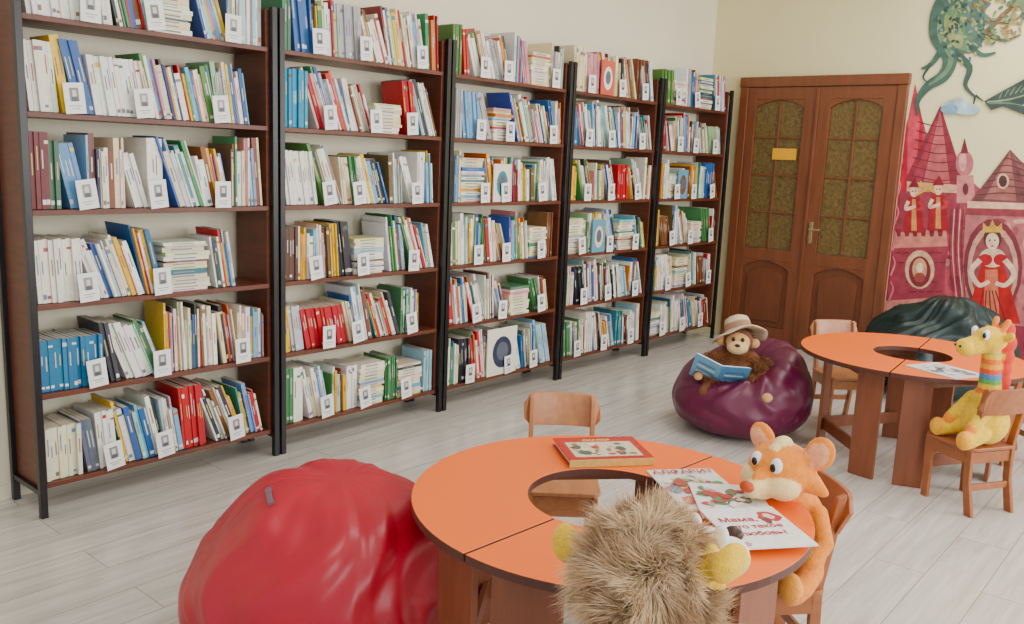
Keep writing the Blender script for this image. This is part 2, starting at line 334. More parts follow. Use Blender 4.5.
for k in range(5):
    mb=MB(); xa=k*W; xb=(k+1)*W
    for xs_ in (xa+.035,xb-.035):
        mb.box((xs_,D/2+.005,1.075),(.02,D-.03,1.93))
    for z in ZS: mb.box(((xa+xb)/2,D/2+.0,z-.011),(W-.08,D-.02,.02))
    for xs_ in (xa+.019,xb-.019):
        for y in (.0,D-.01): mb.box((xs_,y,HS/2+.0),(.026,.026,HS),mi=1)
        mb.box((xs_,D/2,.1),(.02,D-.03,.02),mi=1); mb.box((xs_,D/2,HS-.03),(.02,D-.03,.02),mi=1)
    mb.obj('bookshelf',[M_shelf,M_black],.0015)
    b=MB()
    for r,z in enumerate(ZS):
        x=xa+.048; xe=xa+W*ENDF.get((k,r),random.uniform(.98,1.0))-.042; th=0
        q=list(SERIES.get((k,r),[])); run=0; hmax=.3 if r<5 else .28
        yf=.022; first=True
        base=pick(); bh=.24; bw=.014
        cards=[xa+W*f+random.uniform(-.06,.06) for f in (.2,.45,.76)]
        while x<xe:
            if run<=0:
                if q: base,run,bh,ad=q.pop(0); bw=.0165; series=True; nth=math.radians(ad)
                else:
                    series=random.random()<.25; base=pick(); run=random.randint(3,9) if series else random.randint(6,14)
                    bh=random.uniform(.215,.28); bw=random.uniform(.007,.02)
                    nth=math.radians(random.choice([0,4,8,12,15,18,20]) if not first else random.choice([0,0,3]))
                first=False
                if not series and random.random()<.17 and x+.24<xe and not q:
                    hz=0; L0=random.uniform(.16,.21); lim=random.uniform(.13,.24)
                    while hz<lim:
                        t=random.uniform(.006,.022); flat(b,x+random.uniform(0,.014),z+hz,L0*random.uniform(.9,1),t,random.uniform(.15,.2),yf+random.uniform(0,.014),jit(random.choice([(232,226,208),(226,212,178),pick()]))); hz+=t+.0005
                    x+=L0+.014; th=0; run=0; continue
                if nth>th: x+=bh*(math.sin(nth)-math.sin(th))*.72
                th=nth
            if series: h=bh*random.uniform(.99,1.01); w=bw; cov=jit(base,6)
            else: h=min(hmax,bh*random.uniform(.84,1.13)); w=random.choice([random.uniform(.004,.012),random.uniform(.006,.024)]); cov=jit(pick())
            if x+w/math.cos(th)>xe: break
            book(b,x,z+.001,w,h,random.uniform(.16,.21),th,yf+random.uniform(0,.018),cov)
            x+=w/math.cos(th)+.0005; run-=1
            if random.random()<.08: th=max(0,th+math.radians(random.uniform(-1,2)))
        for cx in cards:
            if cx<x-.02: card(b,cx,z-.003,-.006,math.radians(random.uniform(-1,9)))
        if (k,r) in ((2,0),(3,5),(3,2),(4,3),(2,3)):
            cx=xa+W*(.36 if k==2 else .3); c=random.choice([(232,228,214),(100,150,176),(196,96,80)])
            if (k,r)==(2,0): c=(232,230,214)
            hh=.29 if (k,r)==(2,0) else .22; ww=.27 if (k,r)==(2,0) else .15
            b.box((cx+ww/2,.012,z+hh/2),(ww,.008,hh),col=lin(c))
            pts=[(cx+ww/2+ww*.33*math.cos(a/20*6.283),.0072,z+hh*.48+hh*.34*math.sin(a/20*6.283)) for a in range(20)]
            b.face(pts,lin((44,52,74) if (k,r)==(2,0) else pick()))
            pts=[(cx+ww/2+ww*.2*math.cos(a/20*6.283),.0066,z+hh*.5+hh*.2*math.sin(a/20*6.283)) for a in range(20)]
            b.face(pts,lin((90,96,110)))
    b.obj('library_books',[M_book],fixn=False)
# ---------------------------------------------------------------- tables
def table(cx,cy,ht,R,r,rz,rr,lw):
    e=empty('round_ring_table',(cx,cy,0),rz)
    for half in (0,1):
        mb=MB(); n=40; a0=half*math.pi; g=.003
        out=[];inn=[]
        for i in range(n+1):
            a=a0+math.pi*i/n
            y_off=g if half==0 else -g
            out.append((R*math.cos(a),R*math.sin(a)+y_off,ht-.022)); inn.append((r*math.cos(a),r*math.sin(a)+y_off,ht-.022))
        v=[]; N1=n+1
        for L_ in (out,inn):
            for p in L_: v.append(p)
        for L_ in (out,inn):
            for p in L_: v.append((p[0],p[1],ht))
        mb.v=v
        for i in range(n):
            o0,o1=i,i+1; i0,i1=N1+i,N1+i+1; O0,O1=2*N1+i,2*N1+i+1; I0,I1=3*N1+i,3*N1+i+1
            for f,m in (((o0,i0,i1,o1),1),((O0,O1,I1,I0),0),((o0,o1,O1,O0),1),((i1,i0,I0,I1),1)):
                mb.f.append(f);mb.m.append(m);mb.c.append((1,1,1,1))
        for i in (0,n):
            mb.f.append((i,2*N1+i,3*N1+i,N1+i));mb.m.append(1);mb.c.append((1,1,1,1))
        mb.obj('table_top_%d'%(half+1),[M_orange,M_edge],.0015,e)
        mb=MB()
        A=[a0+math.radians(d) for d in (15,90,165)]
        for a in A:
            mb.box((rr*math.cos(a),rr*math.sin(a),(ht-.022)/2),(.018,lw,ht-.024),RZ(a))
        for a,b_ in ((A[0],A[1]),(A[1],A[2])):
            p=Vector((rr*math.cos(a),rr*math.sin(a),.12)); q_=Vector((rr*math.cos(b_),rr*math.sin(b_),.12)); d=q_-p
            mb.box((p+q_)/2,(d.length,.018,.06),RZ(math.atan2(d.y,d.x)))
            mb.box((p+q_)/2+Vector((0,0,ht-.175)),(d.length,.018,.06),RZ(math.atan2(d.y,d.x)))
        mb.obj('legs_%d'%(half+1),[M_leg],.002,e)
    return e
HT=.56
table(.612,-2.187,HT,.525,.215,math.radians(-4),.45,.18); table(3.32,-2.18,HT,.53,.18,math.radians(6),.40,.125)
# ---------------------------------------------------------------- chairs (local: facing +x)
def chair(x,y,fx,fy,mat=M_chair):
    e=empty('childrens_chair',(x,y,0),math.atan2(fy,fx))
    mb=MB(); w=.27; d=.27; sz=.30
    pts=[]; rc=.035
    for cx_,cy_,a0 in ((d/2-rc,w/2-rc,0),(-d/2+rc,w/2-rc,90),(-d/2+rc,-w/2+rc,180),(d/2-rc,-w/2+rc,270)):
        for i in range(6):
            a=math.radians(a0+i*18); pts.append((cx_+rc*math.cos(a),cy_+rc*math.sin(a),sz-.016))
    mb.prism(pts,(0,0,.016))
    for s in (-1,1):
        ys=s*(w/2-.02)
        prof_r=[(-.165,0),(-.125,0),(-.095,.15),(-.09,.30),(-.115,.42),(-.14,.565),(-.165,.575),(-.168,.56),(-.145,.42),(-.125,.30),(-.13,.15)]
        mb.prism([(px,ys-.009,pz) for px,pz in prof_r],(0,.018,0))
        prof_f=[(.085,0),(.12,0),(.13,.284),(-.1,.284),(-.1,.225),(.06,.225),(.085,.2)]
        mb.prism([(px,ys-.009,pz) for px,pz in prof_f],(0,.018,0))
    mb.box((.105,0,.25),(.016,w-.05,.05)); mb.box((-.11,0,.25),(.016,w-.05,.05)); mb.box((-.12,0,.12),(.014,w-.05,.03))
    n=14; H0,H1=.455,.575; cols=[]
    for i in range(n+1):
        u=-1+2*i/n; yy=u*(w/2+.01); edge=max(0,abs(u)-.72)/.28
        zt_=H1-.045*edge**2.2; zb_=H0+.03*edge**2.2
        xx=-.135-.022*(1-u*u); cols.append((xx,yy,zb_,zt_))
    base=len(mb.v)
    for xx,yy,a,b_ in cols:
        lean=.03
        mb.v+=[(xx,yy,a),(xx-lean,yy,b_),(xx-.014,yy,a),(xx-.014-lean,yy,b_)]
    def F(*i): mb.f.append(tuple(base+j for j in i));mb.m.append(0);mb.c.append((1,1,1,1))
    for i in range(n):
        k=4*i; F(k,k+4,k+5,k+1); F(k+2,k+3,k+7,k+6); F(k+1,k+5,k+7,k+3); F(k,k+2,k+6,k+4)
    F(0,1,3,2); F(4*n,4*n+2,4*n+3,4*n+1)
    mb.obj('frame_and_seat',[mat],.003,e); return e
def chair_back(bx,by,fx,fy,mat=M_chair):
    l=math.hypot(fx,fy); return chair(bx+.14*fx/l,by+.14*fy/l,fx,fy,mat)
chair_back(1.29,-1.52,-.76,-.64)
chair_back(1.135,-2.55,-.76,.65,M_chair2)
chair_back(3.85,-1.60,-.69,-.72)
chair_back(2.865,-2.69,.5,.86,M_chair2)
chair_back(-.08,-2.75,.79,.62,M_chair2)
chair_back(3.90,-2.66,-.76,.64,M_chair2)
# ---------------------------------------------------------------- bean bags
def beanbag(name,cx,cy,R,H,mat,seed,shift=(0,0),crater=0,tilt=(0,0),ex=.62,amp=(.03,.014),cc=(0,0)):
    bm=bmesh.new(); bmesh.ops.create_uvsphere(bm,u_segments=168,v_segments=100,radius=1)
    for v in bm.verts:
        th=math.atan2(v.co.y,v.co.x); cph=max(-1,min(1,v.co.z)); sph=math.sqrt(max(0,1-cph*cph))
        zz=(1+cph)/2
        rad=R*(sph**ex)*(1-.20*zz**1.6)
        z=H*zz**1.1
        d=Vector((math.cos(th),math.sin(th),0))
        p=d*rad+Vector((0,0,z))
        if crater:
            z+= (tilt[0]*d.x+tilt[1]*d.y)*(rad/R)*zz
            q=Vector((p.x-cc[0],p.y-cc[1],0)).length/R
            z-= crater*math.exp(-(q/.5)**2)*max(0,(zz-.4)/.6)
            p.z=z
        ns=Vector((math.cos(th)*1.3*sph+seed,math.sin(th)*1.3*sph,zz*1.5))
        f=amp[0]*noise.noise(ns*1.2)*1.2+amp[0]*.25*noise.noise(ns*3.1)
        wv=th+1.1*noise.noise(Vector((zz*2+seed,math.cos(th)*.7,math.sin(th)*.7)))
        pl=noise.noise(Vector((math.cos(wv)*2.4,math.sin(wv)*2.4,zz*.9+seed)))
        pl2=noise.noise(Vector((math.cos(wv)*6,math.sin(wv)*6,zz*1.6+seed*2)))
        f+=amp[1]*(-math.sqrt(pl*pl+.003)*2.2+.6+pl2*.6*zz)*min(1,sph*1.6)
        f+=amp[1]*.5*noise.noise(Vector((math.cos(th)*1.5,math.sin(th)*1.5,zz*9+seed)))*(1-zz)
        s=abs(math.sin(2.5*th+.6+seed)); f-= .004*math.exp(-(s/.04)**2)*sph
        n=(d*max(.2,sph)+Vector((0,0,cph))).normalized()
        p+=n*f*min(1,zz*3)
        p.x+=shift[0]*zz; p.y+=shift[1]*zz
        p.z=max(0.0,p.z)
        v.co=p
    me=bpy.data.meshes.new(name); bm.to_mesh(me); bm.free(); me.materials.append(mat)
    me.polygons.foreach_set('use_smooth',[True]*len(me.polygons))
    o=bpy.data.objects.new(name,me); o.location=(cx,cy,0); C.objects.link(o); return o
rb=beanbag('red_beanbag_chair',.17,-1.46,.41,.53,M_red,1.3,shift=(.08,-.06),amp=(.026,.014))
beanbag('purple_beanbag_chair',3.19,-1.35,.405,.50,M_purple,4.1,crater=.20,tilt=(.09,-.05),amp=(.015,.014),cc=(-.08,.0))
beanbag('green_beanbag_chair',4.93,-1.86,.48,.64,M_green,8.7,shift=(0,-.05),amp=(.09,.05),ex=.8)
ok,lc,nrm,_=rb.closest_point_on_mesh(Vector((-.14,-.02,.52)))
tge=MB(); tge.box((0,0,.004),(.07,.016,.004)); tge.box((-.03,0,0),(.01,.018,.01)); tge.box((.03,0,0),(.01,.018,.01))
tg=tge.obj('carry_strap',[plain('grey_label',(110,90,98),.6)],.001,rb); tg.location=lc+nrm*.004
tg.rotation_mode='QUATERNION'; tg.rotation_quaternion=nrm.to_track_quat('Z','X')@Matrix.Rotation(1.0,3,'Z').to_quaternion()
# ---------------------------------------------------------------- flat books / magazines on tables
def textobj(body,size,loc,rz,mat,parent):
    cu=bpy.data.curves.new('lettering','FONT'); cu.body=body; cu.size=size; cu.extrude=.0002; cu.align_x='CENTER'; cu.offset=.0006
    o=bpy.data.objects.new('lettering',cu); C.objects.link(o); cu.materials.append(mat)
    dg=bpy.context.evaluated_depsgraph_get(); me=bpy.data.meshes.new_from_object(o.evaluated_get(dg)); 
    o2=bpy.data.objects.new('lettering',me); C.objects.link(o2); o2.location=loc; o2.rotation_euler=(0,0,rz); o2.parent=parent
    bpy.data.objects.remove(o); return o2
def blobs(mb,z,items):
    for i,(cx,cy,rx,ry,col) in enumerate(items):
        zz=z+.0002+.00006*i; ph=cx*90+cy*70
        mb.face([(cx+rx*math.cos(a*.2618)*(1+.16*math.sin(3*a*.2618+ph)+.08*math.sin(7*a*.2618+ph)),cy+ry*math.sin(a*.2618)*(1+.16*math.sin(2*a*.2618+ph)+.08*math.cos(5*a*.2618)),zz) for a in range(24)],lin(col))
def scatter(n,w,h,cols,s=.02,cy=0):
    return [(random.uniform(-w,w),cy+random.uniform(-h,h),random.uniform(.3,1)*s,random.uniform(.3,1)*s,random.choice(cols)) for _ in range(n)]
M_redink=plain('red_ink',(170,24,36),.5,0)
def mag(name,x,y,z,w,h,rz,cover,items,th=.004):
    e=empty(name,(x,y,z),rz); mb=MB(); mb.box((0,0,th/2),(w,h,th),col=lin(cover)); blobs(mb,th,items); mb.obj('cover',[M_print],0,e); return e
rz=math.radians(-38)
e=empty('hardcover_picture_book',(.88,-1.98,HT+.001),rz); mb=MB()
mb.box((0,0,.0015),(.262,.205,.003),col=lin((160,40,40))); mb.box((.002,.0,.0115),(.25,.196,.017),col=lin((235,225,200))); mb.box((0,0,.0215),(.262,.205,.003),col=lin((176,44,40))); mb.box((0,-.1015,.0115),(.262,.003,.023),col=lin((200,166,104)))
mb.face([(-.118,-.088,.0233),(.118,-.088,.0233),(.118,.088,.0233),(-.118,.088,.0233)],lin((170,60,48)))
mb.face([(-.105,-.078,.0234),(.105,-.078,.0234),(.105,.055,.0234),(-.105,.055,.0234)],lin((210,200,176)))
blobs(mb,.0236,scatter(34,.085,.05,[(150,70,60),(100,116,140),(226,210,184),(166,126,90),(84,100,84),(190,90,74),(236,224,204)],.018,-.012))
mb.obj('cover_and_pages',[M_print],.001,e)
textobj('СКАЗКИ',.022,(0,.062,.024),0,plain('cream_ink',(236,214,150),.5,0),e)
rzm=math.radians(-38)
GR=[(110,146,100),(134,164,116),(190,76,72),(226,204,194),(80,118,92),(238,238,238),(170,84,72),(214,188,110),(100,130,160),(236,236,232)]
m1=mag('picture_magazine',.845,-2.33,HT+.001,.20,.29,rzm,(228,228,222),scatter(60,.078,.1,GR,.024,-.03))
textobj('АЛФАВИТ',.038,(0,.1,.009),0,M_redink,m1)
m2=mag('picture_magazine',.80,-2.45,HT+.0105,.19,.24,math.radians(-52),(236,236,230),scatter(46,.07,.08,[(200,176,184),(96,134,100),(180,76,74),(236,220,204),(104,124,96),(180,156,138),(236,236,236)],.022,0))
m3=mag('childrens_picture_book',.675,-2.58,HT+.018,.20,.23,rzm,(240,238,236),[(.06,.055,.03,.03,(176,50,62)),(.06,.055,.014,.017,(236,210,200)),(.045,.03,.012,.02,(120,50,58)),(-.07,-.095,.012,.012,(200,150,160))])
textobj('Мама,',.034,(-.03,.03,.0047),0,M_redink,m3); textobj('что такое',.03,(0,-.01,.0047),0,M_redink,m3); textobj('любовь?',.03,(0,-.05,.0047),0,M_redink,m3)
m4=mag('picture_magazine',3.03,-2.41,HT+.001,.21,.27,math.radians(-24),(226,228,228),scatter(30,.08,.1,[(180,190,196),(120,130,140),(220,200,180),(90,100,110),(240,240,240)],.026))
# ---------------------------------------------------------------- plush toys
def capsule_bm(bm,p,r1,q,r2):
    p=Vector(p);q=Vector(q); n=max(2,int((q-p).length/(min(r1,r2)*.35))+1)
    for i in range(n+1):
        t=i/n; bmesh.ops.create_icosphere(bm,subdivisions=2,radius=r1+(r2-r1)*t,matrix=Matrix.Translation(p.lerp(q,t)))
def plush(name,prims,voxel,mat,parent,smooth=5,colorfn=None):
    bm=bmesh.new()
    for pr in prims:
        if pr[0]=='e':
            _,c,r,rot,col=pr
            Mx=Matrix.Translation(Vector(c))@Euler([math.radians(a) for a in rot]).to_matrix().to_4x4()@Matrix.Diagonal((r[0],r[1],r[2],1))
            bmesh.ops.create_icosphere(bm,subdivisions=3,radius=1,matrix=Mx)
        else: capsule_bm(bm,pr[1],pr[2],pr[3],pr[4])
    me=bpy.data.meshes.new(name); bm.to_mesh(me); bm.free()
    o=bpy.data.objects.new('tmp',me); C.objects.link(o)
    rm=o.modifiers.new('r','REMESH'); rm.mode='VOXEL'; rm.voxel_size=voxel
    sm=o.modifiers.new('s','SMOOTH'); sm.factor=.5; sm.iterations=smooth
    dg=bpy.context.evaluated_depsgraph_get(); dg.update()
    me2=bpy.data.meshes.new_from_object(o.evaluated_get(dg)); bpy.data.objects.remove(o)
    n=len(me2.vertices); co=np.empty(n*3); me2.vertices.foreach_get('co',co); co=co.reshape(-1,3)
    best=np.full(n,1e9); colr=np.ones((n,4))
    for pr in prims:
        if pr[0]=='e':
            _,c,r,rot,col=pr; R=np.array(Euler([math.radians(a) for a in rot]).to_matrix()); q=(co-np.array(c))@R
            k=np.linalg.norm(q/np.array(r),axis=1); d=(k-1)*min(r)
        else:
            _,p,r1,q2,r2,col=pr; p=np.array(p,float);q2=np.array(q2,float); ab=q2-p; t=np.clip(((co-p)@ab)/(ab@ab+1e-12),0,1)
            d=np.linalg.norm(co-p-t[:,None]*ab,axis=1)-(r1+(r2-r1)*t)
        s=d<best; best[s]=d[s]; colr[s]=lin(col)
    if colorfn: colorfn(co,colr)
    at=me2.color_attributes.new('Col','FLOAT_COLOR','POINT'); at.data.foreach_set('color',colr.ravel())
    me2.materials.clear(); me2.materials.append(mat); me2.polygons.foreach_set('use_smooth',[True]*len(me2.polygons))
    o=bpy.data.objects.new(name,me2); C.objects.link(o); o.parent=parent; return o
def strands(name,P,Dr,Ln,w,cols,mat,parent,grav=.3,curl=.3,bendv=None,root=.5):
    n=len(P); side=np.cross(Dr,np.random.normal(size=(n,3))); side/=np.linalg.norm(side,axis=1)[:,None]+1e-9
    bend=(np.random.normal(size=(n,3))*curl if bendv is None else bendv+np.random.normal(size=(n,3))*curl)+np.array([0,0,-grav])
    Ln=Ln[:,None]
    a=P; b=P+Dr*Ln*.4+bend*Ln*.08; c=P+Dr*Ln*.72+bend*Ln*.3; e_=P+Dr*Ln*.9+bend*Ln*.62
    V=np.stack([a-side*w,a+side*w,b-side*w,b+side*w,c-side*w*.7,c+side*w*.7,e_],1).reshape(-1,3)
    F=[]
    for i in range(n):
        k=7*i; F.append((k,k+1,k+3,k+2)); F.append((k+2,k+3,k+5,k+4)); F.append((k+4,k+5,k+6))
    me=bpy.data.meshes.new(name); me.from_pydata(V.tolist(),[],F)
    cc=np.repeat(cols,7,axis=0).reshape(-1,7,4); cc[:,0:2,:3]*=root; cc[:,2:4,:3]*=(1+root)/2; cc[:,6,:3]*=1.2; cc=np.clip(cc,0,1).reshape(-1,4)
    at=me.color_attributes.new('Col','FLOAT_COLOR','POINT'); at.data.foreach_set('color',cc.ravel())
    me.materials.append(mat); me.polygons.foreach_set('use_smooth',[True]*len(me.polygons)); o=bpy.data.objects.new(name,me); C.objects.link(o); o.parent=parent; return o
def ball(name,c,r,mat,parent,sc=(1,1,1)):
    bm=bmesh.new(); bmesh.ops.create_icosphere(bm,subdivisions=3,radius=1,matrix=Matrix.Translation(Vector(c))@Matrix.Diagonal((r*sc[0],r*sc[1],r*sc[2],1)))
    me=bpy.data.meshes.new(name); bm.to_mesh(me); bm.free(); me.materials.append(mat); me.polygons.foreach_set('use_smooth',[True]*len(me.polygons))
    o=bpy.data.objects.new(name,me); C.objects.link(o); o.parent=parent; return o
OR=(238,148,76); CR=(244,218,164); YE=(236,196,44); WH=(242,236,224); PK=(238,176,140)
fox=empty('plush_fox',(1.05,-2.555,.302),math.atan2(.25,-.97)); fox.scale=(.95,.95,.95)
hz=-.018
plush('body',[
 ('e',(0,0,.10),(.07,.085,.10),(0,0,0),OR),('e',(.01,0,.2),(.06,.07,.09),(0,12,0),OR),('e',(.04,0,.11),(.045,.055,.075),(0,0,0),CR),
 ('c',(.02,0,.24),.045,(.08,0,.30),.045,OR),
 ('e',(.125,0,.385+hz),(.088,.098,.078),(0,0,0),OR),
 ('e',(.175,.045,.355+hz),(.045,.05,.04),(0,0,20),CR),('e',(.175,-.045,.355+hz),(.045,.05,.04),(0,0,-20),CR),
 ('c',(.18,0,.36+hz),.042,(.245,0,.345+hz),.027,CR),('e',(.205,0,.328+hz),(.035,.030,.018),(0,0,0),CR),('e',(.205,0,.386+hz),(.042,.022,.014),(0,15,0),OR),
 ('c',(.11,.08,.37+hz),.034,(.10,.126,.35+hz),.014,OR),('c',(.11,-.08,.37+hz),.034,(.10,-.126,.35+hz),.014,OR),
 ('e',(.10,.10,.455+hz),(.018,.044,.055),(-38,0,0),OR),('e',(.114,.102,.452+hz),(.010,.030,.040),(-38,0,0),PK),
 ('e',(.10,-.095,.445+hz),(.018,.042,.050),(45,0,0),OR),('e',(.114,-.097,.442+hz),(.010,.028,.036),(45,0,0),PK),
 ('c',(.10,.05,.42+hz),.03,(.10,.08,.43+hz),.024,OR),('c',(.10,-.05,.42+hz),.03,(.10,-.08,.43+hz),.024,OR),
 ('e',(.13,0,.462+hz),(.03,.024,.02),(0,0,0),CR),('e',(.16,0,.445+hz),(.02,.02,.02),(0,0,0),CR),
 ('c',(.02,.06,.23),.03,(.04,.105,.16),.027,OR),('c',(.04,.105,.16),.027,(.09,.10,.12),.03,OR),
 ('c',(.02,-.06,.23),.03,(.07,-.09,.25),.027,OR),('c',(.07,-.09,.25),.027,(.11,-.06,.29),.03,OR),
 ('c',(.02,.05,.05),.045,(.10,.085,.035),.036,OR),('c',(.10,.085,.035),.036,(.14,.09,.03),.036,OR),('e',(.155,.09,.045),(.028,.036,.05),(0,0,0),(240,166,92)),
 ('c',(.02,-.05,.05),.045,(.10,-.075,.035),.036,OR),('e',(.13,-.08,.045),(.028,.036,.05),(0,0,0),(240,166,92)),
 ('c',(-.04,0,.05),.03,(-.06,-.05,.06),.035,OR),('c',(-.06,-.05,.06),.035,(-.05,-.09,.09),.02,CR)],.0055,M_plush,fox,4)
ball('nose',(.272,0,.358+hz),.02,plain('red_brown_nose',(170,74,44),.5),fox,(.8,1.1,.8))
for s in (-1,1):
    ball('eye_white',(.196,s*.034,.414+hz),.02,M_eyew,fox,(.7,.9,1.2)); ball('pupil',(.209,s*.032,.411+hz),.01,M_eye,fox,(.6,.9,1.2))
gir=empty('plush_giraffe',(2.89,-2.625,.302),math.atan2(.72,-.7))
RB=[(228,120,56),(234,190,50),(100,160,90),(80,130,176),(220,90,64),(236,166,60)]
def gcol(co,col):
    m=(np.hypot(co[:,0]-.01,co[:,1])<.05)&(co[:,2]>.225)&(co[:,2]<.405)
    idx=((co[:,2]-.225)/.022).astype(int)
    for i in range(len(co)):
        if m[i]: col[i]=lin(RB[idx[i]%6])
RD=(214,66,40)
plush('body',[
 ('e',(0,0,.10),(.095,.10,.105),(0,0,0),YE),('e',(.0,0,.19),(.07,.075,.07),(0,0,0),YE),
 ('c',(0,0,.22),.048,(.015,0,.40),.038,YE),
 ('e',(.03,0,.46),(.07,.06,.058),(0,0,0),YE),('c',(.06,0,.445),.046,(.125,0,.425),.042,YE),('e',(.135,0,.425),(.036,.048,.038),(0,0,0),(242,206,84)),
 ('c',(.0,.03,.5),.012,(-.015,.04,.545),.014,OR),('c',(.0,-.03,.5),.012,(-.015,-.04,.545),.014,OR),
 ('e',(-.01,.07,.485),(.014,.035,.02),(30,0,0),YE),('e',(-.01,-.07,.485),(.014,.035,.02),(-30,0,0),YE),
 ('c',(.06,.075,.06),.04,(.13,.10,.035),.035,YE),('e',(.15,.105,.04),(.03,.036,.042),(0,0,0),(238,172,50)),
 ('c',(.06,-.075,.06),.04,(.13,-.10,.035),.035,YE),('e',(.15,-.105,.04),(.03,.036,.042),(0,0,0),(238,172,50)),
 ('c',(.03,.07,.19),.028,(.10,.085,.10),.026,YE),('e',(.11,.085,.085),(.026,.026,.03),(0,0,0),OR),
 ('c',(.03,-.07,.19),.028,(.10,-.085,.10),.026,YE),('e',(.11,-.085,.085),(.026,.026,.03),(0,0,0),OR),
 ('e',(-.042,0,.50),(.036,.026,.042),(0,0,0),RD),('e',(-.055,0,.445),(.038,.024,.042),(0,0,0),RD),('e',(-.054,0,.385),(.036,.024,.042),(0,0,0),RD),('e',(-.054,0,.33),(.034,.022,.042),(0,0,0),RD),('e',(-.06,0,.275),(.03,.022,.04),(0,0,0),RD),('e',(-.075,0,.22),(.026,.02,.035),(0,0,0),RD),
 ],.0055,M_plush,gir,4,gcol)
for s in (-1,1):
    ball('eye_white',(.075,s*.042,.488),.02,M_eyew,gir,(.8,.7,1.2)); ball('pupil',(.087,s*.048,.486),.011,M_eye,gir,(.7,.7,1.2)); ball('nostril',(.168,s*.018,.432),.006,M_eye,gir)
# ---- lion (seen from behind)
F=Vector((.97,-.24,0)).normalized(); lion=empty('plush_lion',(.04,-2.66,.302),math.atan2(F.y,F.x)); lion.scale=(.95,.95,.97)
plush('body',[
 ('e',(-.01,0,.12),(.10,.10,.12),(0,0,0),YE),('e',(0,0,.24),(.07,.075,.09),(0,0,0),YE),
 ('e',(0,0,.41),(.108,.112,.108),(0,0,0),(170,130,88)),
 ('e',(.10,0,.41),(.06,.09,.08),(0,0,0),YE),
 ('e',(.185,.028,.425),(.05,.042,.038),(0,0,0),WH),('e',(.185,-.028,.425),(.05,.042,.038),(0,0,0),WH),('e',(.17,0,.39),(.03,.03,.022),(0,0,0),WH),
 ('e',(-.075,.168,.435),(.024,.036,.042),(0,0,0),YE),('c',(-.04,.09,.43),.025,(-.07,.14,.435),.022,YE),('e',(-.068,.172,.433),(.02,.024,.028),(0,0,0),(236,208,120)),
 ('e',(.04,-.15,.495),(.038,.024,.044),(20,0,0),YE),('c',(.03,-.08,.45),.028,(.04,-.13,.485),.024,YE),('e',(.055,-.16,.495),(.024,.016,.03),(20,0,0),(236,208,120)),
 ('c',(.03,.07,.22),.035,(.13,.09,.14),.035,YE),('c',(.03,-.07,.22),.035,(.13,-.09,.14),.035,YE),
 ('c',(.03,.06,.05),.045,(.16,.085,.045),.042,YE),('c',(.03,-.06,.05),.045,(.16,-.085,.045),.042,YE),
 ('e',(.18,.085,.055),(.032,.042,.055),(0,0,0),CR),('e',(.18,-.085,.055),(.032,.042,.055),(0,0,0),CR)],.006,M_plush,lion,4)
ball('nose',(.236,0,.45),.018,plain('dark_brown_nose',(60,36,28),.4),lion,(.8,1.2,.8))
for s in (-1,1):
    ball('eye_white',(.152,s*.035,.475),.02,M_eyew,lion,(.6,.9,1.2)); ball('pupil',(.162,s*.033,.473),.011,M_eye,lion,(.6,.9,1.2))
n=80000; d=np.random.normal(size=(n,3)); d/=np.linalg.norm(d,axis=1)[:,None]
d=d[(d[:,0]<.45)]
e1=np.array([-.068,.16,.025]); e1/=np.linalg.norm(e1); e2=np.array([.04,-.14,.08]); e2/=np.linalg.norm(e2)
d=d[((d@e1)<.955)&((d@e2)<.93)]; n=len(d)
P=d*np.array([.106,.110,.106])+np.array([0,0,.41])
crown=np.array([-.5,-.1,.75]); crown/=np.linalg.norm(crown); tang=d-crown*(d@crown)[:,None]
cl=np.array([noise.noise_vector(Vector(p*12)) for p in P]); cl2=np.array([noise.noise_vector(Vector(p*32)) for p in P])
Dr=d*.32+tang*.75+cl*1.15+cl2*.45+np.random.normal(size=(n,3))*.12; 
rad=(Dr*d).sum(1,keepdims=True); Dr=Dr+d*np.maximum(0,.15-rad)
Dr/=np.linalg.norm(Dr,axis=1)[:,None]
mix=np.clip(.5+1.0*np.array([noise.noise(Vector(p*24)) for p in P])+np.random.normal(size=n)*.16,0,1)[:,None]
cols=(1-mix)*np.array(lin((164,124,86),1.0))+mix*np.array(lin((232,204,164),1.0))
strands('mane',P,Dr,np.random.uniform(.035,.068,n),.0006,cols,M_fur,lion,.2,.25,bendv=cl2*1.4,root=.6)
